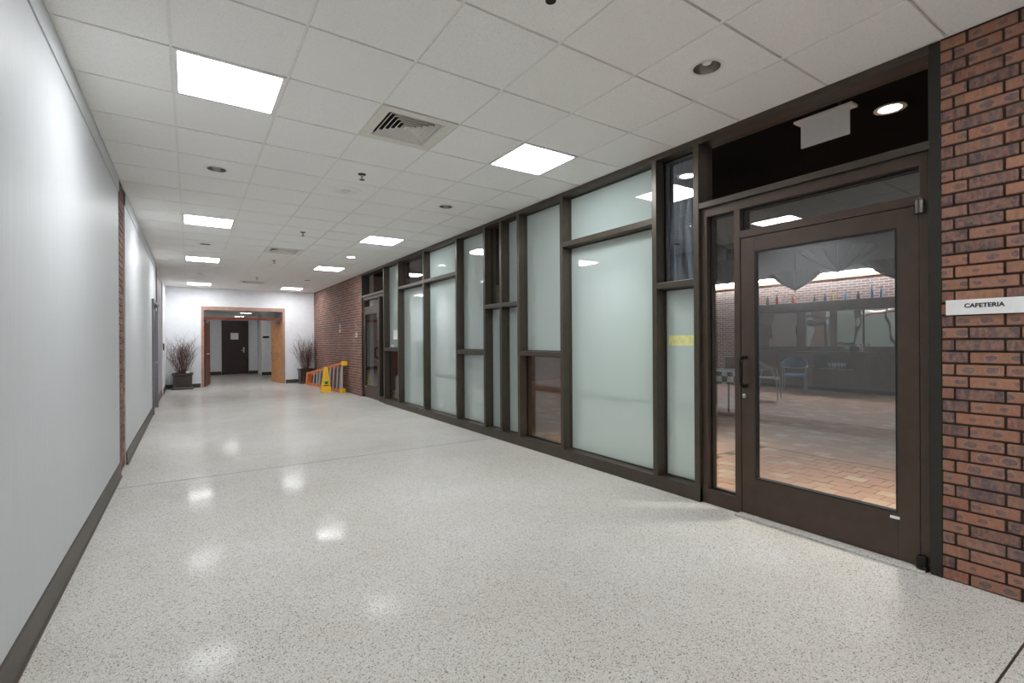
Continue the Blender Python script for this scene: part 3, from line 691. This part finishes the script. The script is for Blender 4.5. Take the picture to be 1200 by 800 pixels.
# ------------------------------------------------------------------ end of the corridor: open double doors
d4 = struct(empty('door_4', (1.446, YB, 0)), 'open double doorway with wood frame and two leaves swung away', 'door')
L4 = (1.446, YB, 0)
m = MB().box(OX0-.01, OX0+.06, YB-.02, YB+.17, 0, OZ+.02).box(OX1-.06, OX1+.01, YB-.02, YB+.17, 0, OZ+.02).box(OX0+.06, OX1-.06, YB-.02, YB+.17, OZ-.09, OZ+.02)
at(m.build('frame', M['woodframe']), d4, L4)
at(box('transom_bar', M['redwood'], OX0+.06, OX1-.06, YB+.03, YB+.13, 2.07, 2.155), d4, L4)
at(box('transom_pane', M['glass'], OX0+.06, OX1-.06, YB+.075, YB+.081, 2.155, OZ-.09), d4, L4)
for s, xh, mt in ((1, OX0+.06, 'redwood'), (-1, OX1-.06, 'wood')):
    a = math.radians(8)*s
    lf = MB().box(-.022, .022, 0, 1.06, .01, 2.06).build('door_leaf', M[mt], bevel=.003)
    lf.parent = d4; lf.location = (xh+s*.022-L4[0], YB+.12-L4[1], 0); lf.rotation_euler = (0, 0, -a)
    MB().tube([(s*.022, .3, 1.0), (s*.07, .3, 1.0), (s*.07, .95, 1.0), (s*.022, .95, 1.0)], .016, 8).build('push_bar', M['steel'], lf, True)
    MB().box(-.01, .01, .0, .06, 1.9, 2.0).build('hinge', M['steel'], lf)
    MB().box(min(s*.02, s*.07), max(s*.02, s*.07), .1, .38, 1.96, 2.04).build('door_closer', M['steel'], lf)
# holders on the frame
# hall beyond
HY = 23.9
struct(box('floor_hall', M['terrazzo'], -.8, 4.6, YB+.15, HY+.1, -.12, -.0005), 'polished floor of the hall beyond the double doors', 'floor')
struct(box('ceiling_hall', M['paint_far'], -.8, 4.6, YB+.15, HY+.1, 2.72, 2.8), 'low pale ceiling of the hall beyond', 'ceiling')
hw = struct(box('wall_hall_end', M['paint_far'], -.8, 3.3, HY, HY+.15, 0, 2.8), 'grey white end wall of the hall with a dark door', 'wall')
struct(box('wall_hall_right', M['paint_far'], 2.47, 4.6, 22.4, HY+.02, 0, 2.8), 'pale wall corner with a black sign in the hall', 'wall')
struct(box('wall_hall_left', M['paint_far'], -.95, -.8, YB+.15, HY+.1, 0, 2.8), 'pale side wall of the hall on the left', 'wall')
struct(box('wall_hall_side', M['paint_far'], 4.6, 4.75, YB+.15, HY+.1, 0, 2.8), 'pale far side wall of the hall', 'wall')
struct(box('baseboard_hall', M['basedark'], -.8, 1.1, HY-.012, HY, 0, .13), 'dark baseboard left of the dark hall door', 'baseboard')
struct(box('baseboard_hall_recess', M['basedark'], 2.12, 2.47, HY-.012, HY, 0, .13), 'dark baseboard right of the dark hall door', 'baseboard')
struct(box('baseboard_hall_corner', M['basedark'], 2.458, 4.6, 22.388, 22.4, 0, .13), 'dark baseboard below the black hall sign', 'baseboard')
d5 = struct(empty('door_5', (1.61, HY, 0)), 'dark brown wooden door with white notice at the hall end', 'door'); L5 = (1.61, HY, 0)
at(box('door_leaf', M['wooddark'], 1.17, 2.05, HY-.05, HY-.005, .01, 2.24), d5, L5)
at(MB().box(1.11, 1.17, HY-.06, HY, 0, 2.3).box(2.05, 2.11, HY-.06, HY, 0, 2.3).box(1.17, 2.05, HY-.06, HY, 2.24, 2.3).build('frame', M['wooddark']), d5, L5)
at(box('lock_plate', M['steel'], 1.9, 1.96, HY-.06, HY-.049, .93, 1.16), d5, L5)
at(MB().tube([(1.93, HY-.05, 1.02), (1.93, HY-.11, 1.02), (1.83, HY-.11, 1.02)], .012, 8).build('lever_handle', M['steel'], smooth=True), d5, L5)
tag(box('door_notice', M['white'], 1.44, 1.73, HY-.056, HY-.051, 1.49, 1.765), 'white paper notice on the dark hall door', 'notice')
for (x, z, lab) in ((.73, 1.56, 'small white wall plate left of the dark hall door, outer'), (.95, 1.56, 'small white wall plate left of the dark hall door, inner'), (2.2, 1.56, 'small white wall plate right of the dark hall door')):
    o = tag(empty('wall_plate', (x, HY, z)), lab, 'switch plate'); box('plate', M['white'], -.045, .045, -.012, 0, -.05, .05, o, .003); box('toggle', M['white'], -.008, .008, -.022, -.01, -.012, .012, o)
o = tag(empty('hall_sign', (2.62, 22.4, 1.575)), 'black rectangular sign on the hall wall corner', 'sign'); box('plate', M['blacksign'], -.115, .115, -.012, 0, -.04, .04, o, .003); box('edge', M['darkmetal'], -.118, .118, -.004, 0, -.043, .043, o)
for k, (x, y) in enumerate(((1.5, 19.2), (1.3, 21.6))):
    o = tag(empty('hall_light', (x, y, 2.72)), 'square light panel in the hall ceiling, %s past the double doors' % ORD[k], 'ceiling light', 'hall ceiling lights')
    box('frame', M['white'], -.3, .3, -.3, .3, -.015, 0, o); box('diffuser', emit('hall_panel', (1, .98, .94, 1), 8), -.27, .27, -.27, .27, -.018, -.012, o)

# ------------------------------------------------------------------ left wall far end
d6 = struct(empty('door_6', (XL, 12.0, 0)), 'pale flush door in a grey steel frame on the white wall', 'door'); L6 = (XL, 12.0, 0)
at(MB().box(XL-.1, XL+.035, 11.33, 11.4, 0, 2.19).box(XL-.1, XL+.035, 12.61, 12.68, 0, 2.19).box(XL-.1, XL+.035, 11.4, 12.61, 2.12, 2.19).build('frame', plain('grey_steel_frame', rgb(120, 122, 128), .4)), d6, L6)
at(box('door_leaf', M['woodbar'], XL-.06, XL-.015, 11.4, 12.61, .01, 2.12), d6, L6)
at(MB().tube([(XL-.015, 12.5, .95), (XL+.055, 12.5, .95), (XL+.055, 12.4, .95)], .013, 8).build('lever_handle', M['steel'], smooth=True), d6, L6)
for z in (.3, 1.1, 1.9): at(MB().lathe([(.012, 0), (.012, .1)], (XL+.01, 11.4, z), 10).build('hinge', M['steel'], smooth=True), d6, L6)
at(MB().box(XL-.015, XL+.04, 11.9, 12.2, 2.0, 2.07).build('door_closer', M['steel']), d6, L6)
at(MB().tube([(XL+.03, 12.1, 2.05), (XL+.09, 11.75, 2.09), (XL+.02, 11.55, 2.13)], .009, 6).build('closer_arm', M['steel']), d6, L6)
d7 = struct(empty('door_7', (XL, 14.4, 0)), 'grey lavender folding panel recessed in the white wall', 'door'); L7 = (XL, 14.4, 0)
for k in range(4):
    y0 = 13.38+k*.5; at(box('fold_panel', M['lavender'], XL-.05, XL-.01, y0+.004, y0+.496, .17, 2.9, bevel=.004), d7, L7)
at(box('bottom_rail', M['woodbar'], XL-.06, XL-.002, 13.36, 15.42, 0, .17), d7, L7)
at(box('edge_trim', M['white'], XL-.05, XL+.012, 15.38, 15.46, 0, 2.92), d7, L7)
o = tag(empty('wall_switch', (XL, 15.75, 1.25)), 'small black switch box on the white wall by lavender panel', 'switch'); box('box', M['blacksign'], -.001, .03, -.05, .05, -.09, .09, o, .004); box('button', M['darkmetal'], .03, .036, -.015, .015, -.02, .02, o)
# fittings on the far brick wall
o = tag(empty('thermostat', (XR, 14.05, 1.73)), 'grey two-part wall fitting on the long brick wall', 'wall fitting'); box('upper_plate', M['lavender'], -.012, .001, -.06, .06, .02, .12, o, .003); box('lower_plate', M['white'], -.02, .001, -.05, .05, -.11, -.02, o, .003)
o = tag(empty('wall_plate', (XR, 12.45, 1.525)), 'cream switch plate on the brick beside the far door', 'switch plate'); box('plate', M['grille'], -.012, .001, -.07, .07, -.06, .06, o, .003); box('toggle', M['darkmetal'], -.022, -.01, -.012, .012, -.02, .02, o)
# papers on the glass
tag(box('paper_notice', M['white'], GXp-.0025, GXp-.0005, 9.86, 10.1, 1.4, 1.6), 'white paper notice taped to the frosted pane by far door', 'notice')
tag(box('door_hours_card', M['white'], GXp-.0025, GXp-.0005, 10.09, 10.25, 1.226, 1.29), 'small white card low on frosted pane by far door', 'card')
tag(box('yellow_strip', M['yellowtape'], GXp-.0025, GXp-.0005, 2.552, 2.9, 1.3, 1.392), 'pale yellow paper strip on the narrow frosted pane', 'strip')
# cafeteria sign
sg = tag(empty('room_sign', (XR, .758, 1.52)), 'white sign reading CAFETERIA on the brick pier', 'sign')
box('plate', M['white'], -.016, .004, -.156, .156, -.041, .041, sg, .001)
cu = bpy.data.curves.new('lettering', 'FONT'); cu.body = 'CAFETERIA'; cu.align_x = 'CENTER'; cu.align_y = 'CENTER'; cu.size = .031; cu.extrude = .0006; cu.offset = .0011; cu.space_character = 1.02
to = bpy.data.objects.new('lettering', cu); C.objects.link(to); dg = bpy.context.evaluated_depsgraph_get(); me = bpy.data.meshes.new_from_object(to.evaluated_get(dg)); bpy.data.objects.remove(to)
lt = link('lettering', me, M['ink'], sg); lt.rotation_euler = (PI/2, 0, -PI/2); lt.location = (-.0166, 0, .006); lt['label'] = 'dark capital lettering CAFETERIA'

# ------------------------------------------------------------------ planters with dried branches
def planter(x, y, label, seed, sx=1):
    random.seed(seed)
    o = tag(empty('planter', (x, y, 0)), label, 'planter', 'square brown planters at the end wall')
    sq = lambda r, z: [(-r, -r, z), (r, -r, z), (r, r, z), (-r, r, z)]
    MB().ring([sq(.25, 0), sq(.255, .035), sq(.235, .05), sq(.225, .06), sq(.232, .4), sq(.232, .42)]).build('body', M['planter'], o)
    MB().ring([sq(.232, .405), sq(.255, .425), sq(.26, .47), sq(.22, .47), sq(.215, .43), sq(.232, .405)], True, False).build('rim', M['planter'], o)
    for s in (-1, 1): box('inset_panel', M['planter'], -.18, .18, s*.232-.004, s*.232+.004, .11, .36, o, .004)
    box('soil', M['soil'], -.218, .218, -.218, .218, .4, .44, o)
    return o
def branches(x, y, label, seed):
    random.seed(seed); m = MB()
    def grow(p, d, L, r, lev):
        pts = [p]; rs = [r]; n = 6
        for k in range(n):
            d = (d+Vector((random.gauss(0, .1), random.gauss(0, .1), .06))).normalized(); p = p+d*L/n
            p.y = min(p.y, YB-y-.03); p.x = max(min(p.x, XR-x-.03), XL-x+.03)
            pts.append(p.copy()); rs.append(r*(1-.75*(k+1)/n))
            if lev < 2 and k >= 1 and random.random() < .8:
                s = (d+Vector((random.gauss(0, .45), random.gauss(0, .45), .1))).normalized(); grow(p.copy(), s, L*random.uniform(.3, .5), r*.55, lev+1)
        m.tube(pts, rs, 3, False)
    for k in range(54):
        a = random.uniform(0, 2*PI); lean = random.uniform(.02, .52); rr = random.uniform(0, .12)
        grow(Vector((rr*math.cos(a), rr*math.sin(a), .43)), Vector((lean*math.cos(a), lean*math.sin(a), 1)).normalized(), random.uniform(.55, .86), .0065, 0)
    o = m.build('dried_branches', M['twig'], loc=(x, y, 0)); tag(o, label, 'dried plant', 'dried branches in planters'); return o
planter(-.185, 17.235, 'square dark brown planter by the white wall corner', 1)
branches(-.185, 17.235, 'bunch of dried reddish twigs standing by the white wall corner', 11)
planter(3.235, 17.235, 'square dark brown planter in the brick wall corner', 2)
branches(3.235, 17.235, 'bunch of dried dark twigs standing in the brick wall corner', 12)
bm = bmesh.new(); bmesh.ops.create_icosphere(bm, subdivisions=2, radius=.05)
for v in bm.verts: v.co *= random.uniform(.8, 1.15)
me = bpy.data.meshes.new('paper_ball'); bm.to_mesh(me); bm.free()
tag(link('paper_ball', me, M['white'], loc=(-.06, 17.06, .494)), 'crumpled white paper lying on the planter soil', 'paper')
# ------------------------------------------------------------------ ladder lying on its side along the brick wall
lad = tag(empty('step_ladder', (3.385, 13.25, 0), math.radians(4.6)), 'orange fibreglass stepladder lying on its side by brick wall', 'ladder')
Ln = 3.15; tilt = .07
def lx(z): return z*tilt
def half(t): return .03+t*0
def zt(t): return .80-(.80-.37)*t          # upper rail height along the ladder
for nm, z0f in (('rail', lambda t: .035), ('rail', lambda t: zt(t))):
    m = MB(); rows = []
    for t in (0, 1):
        z = z0f(t); x = lx(z); y = t*Ln
        rows.append([(x-.045, y, z-.03), (x+.03, y, z-.03), (x+.03, y, z-.022), (x-.037, y, z-.022), (x-.037, y, z+.022), (x+.03, y, z+.022), (x+.03, y, z+.03), (x-.045, y, z+.03)])
    m.ring(rows); m.build(nm, M['orange'], lad)
for k in range(9):
    t = (.12+k*.305)/Ln; z1 = zt(t); y = t*Ln
    m = MB(); rows = []
    for z in (.03, z1): x = lx(z); rows.append([(x-.044, y-.06, z), (x-.038, y+.06, z), (x+.01, y+.065, z), (x+.01, y+.056, z), (x-.03, y+.05, z), (x-.036, y-.06, z)])
    m.ring(rows); m.build('step', M['alu'], lad)
m = MB(); rows = []
for nm, zf in ((0, lambda t: .035), (1, lambda t: zt(t)-.05)):
    m = MB(); rows = []
    for t in (0, 1): z = zf(t); x = lx(z)+.055; rows.append([(x-.02, t*Ln, z-.02), (x+.02, t*Ln, z-.02), (x+.02, t*Ln, z+.02), (x-.02, t*Ln, z+.02)])
    m.ring(rows); m.build('rear_rail', M['orange'], lad)
for k in range(3):
    t = .15+k*.3; m = MB().tube([(lx(.04)+.055, t*Ln, .04), (lx(zt(t))+.055, t*Ln, zt(t)-.05)], .015, 8); m.build('rear_brace', M['alu'], lad, True)
for z in (.06, zt(0)-.02):
    m = MB().box(lx(z)-.065, lx(z)+.05, -.06, .09, z-.06, z+.06); m.build('boot', M['yellow'], lad, bevel=.012)
MB().box(lx(.4)-.05, lx(.4)-.035, -.02, .06, .1, .74).build('end_brace', M['alu'], lad)
MB().ring([[(lx(z)-.07, Ln-.02, z), (lx(z)+.08, Ln-.02, z), (lx(z)+.08, Ln+.12, z), (lx(z)-.07, Ln+.12, z)] for z in (.005, .2, .4)]).build('top_cap', M['orange'], lad, bevel=.01)
# ------------------------------------------------------------------ wet floor cone
cn = tag(empty('caution_cone', (3.06, 13.75, 0), math.radians(-4)), 'tall yellow four-sided caution floor cone before the ladder', 'floor sign')
sq = lambda r, z: [(-r, -r, z), (r, -r, z), (r, r, z), (-r, r, z)]
MB().ring([sq(.13, 0), sq(.13, .02), sq(.115, .09), sq(.112, .12)]).build('base', M['yellow'], cn)
MB().ring([sq(.112, .115), sq(.045, .66), sq(.035, .68), sq(.015, .685)]).build('cone', M['yellow'], cn)
def onface(z0, z1, w, mat, name):
    f = lambda z: -(.112-(z-.115)*(.067/.545))-.0015
    MB().ring([[(-w, f(z), z), (w, f(z), z), (w, f(z)+.004, z), (-w, f(z)+.004, z)] for z in (z0, z1)]).build(name, mat, cn)
onface(.22, .3, .05, M['green'], 'pictogram'); onface(.17, .195, .07, M['ink'], 'pictogram_bar'); onface(.235, .27, .03, M['ink'], 'pictogram_figure')
for k in range(4): onface(.37+.05*k, .385+.05*k, .028-.003*k, M['orange'], 'marking')
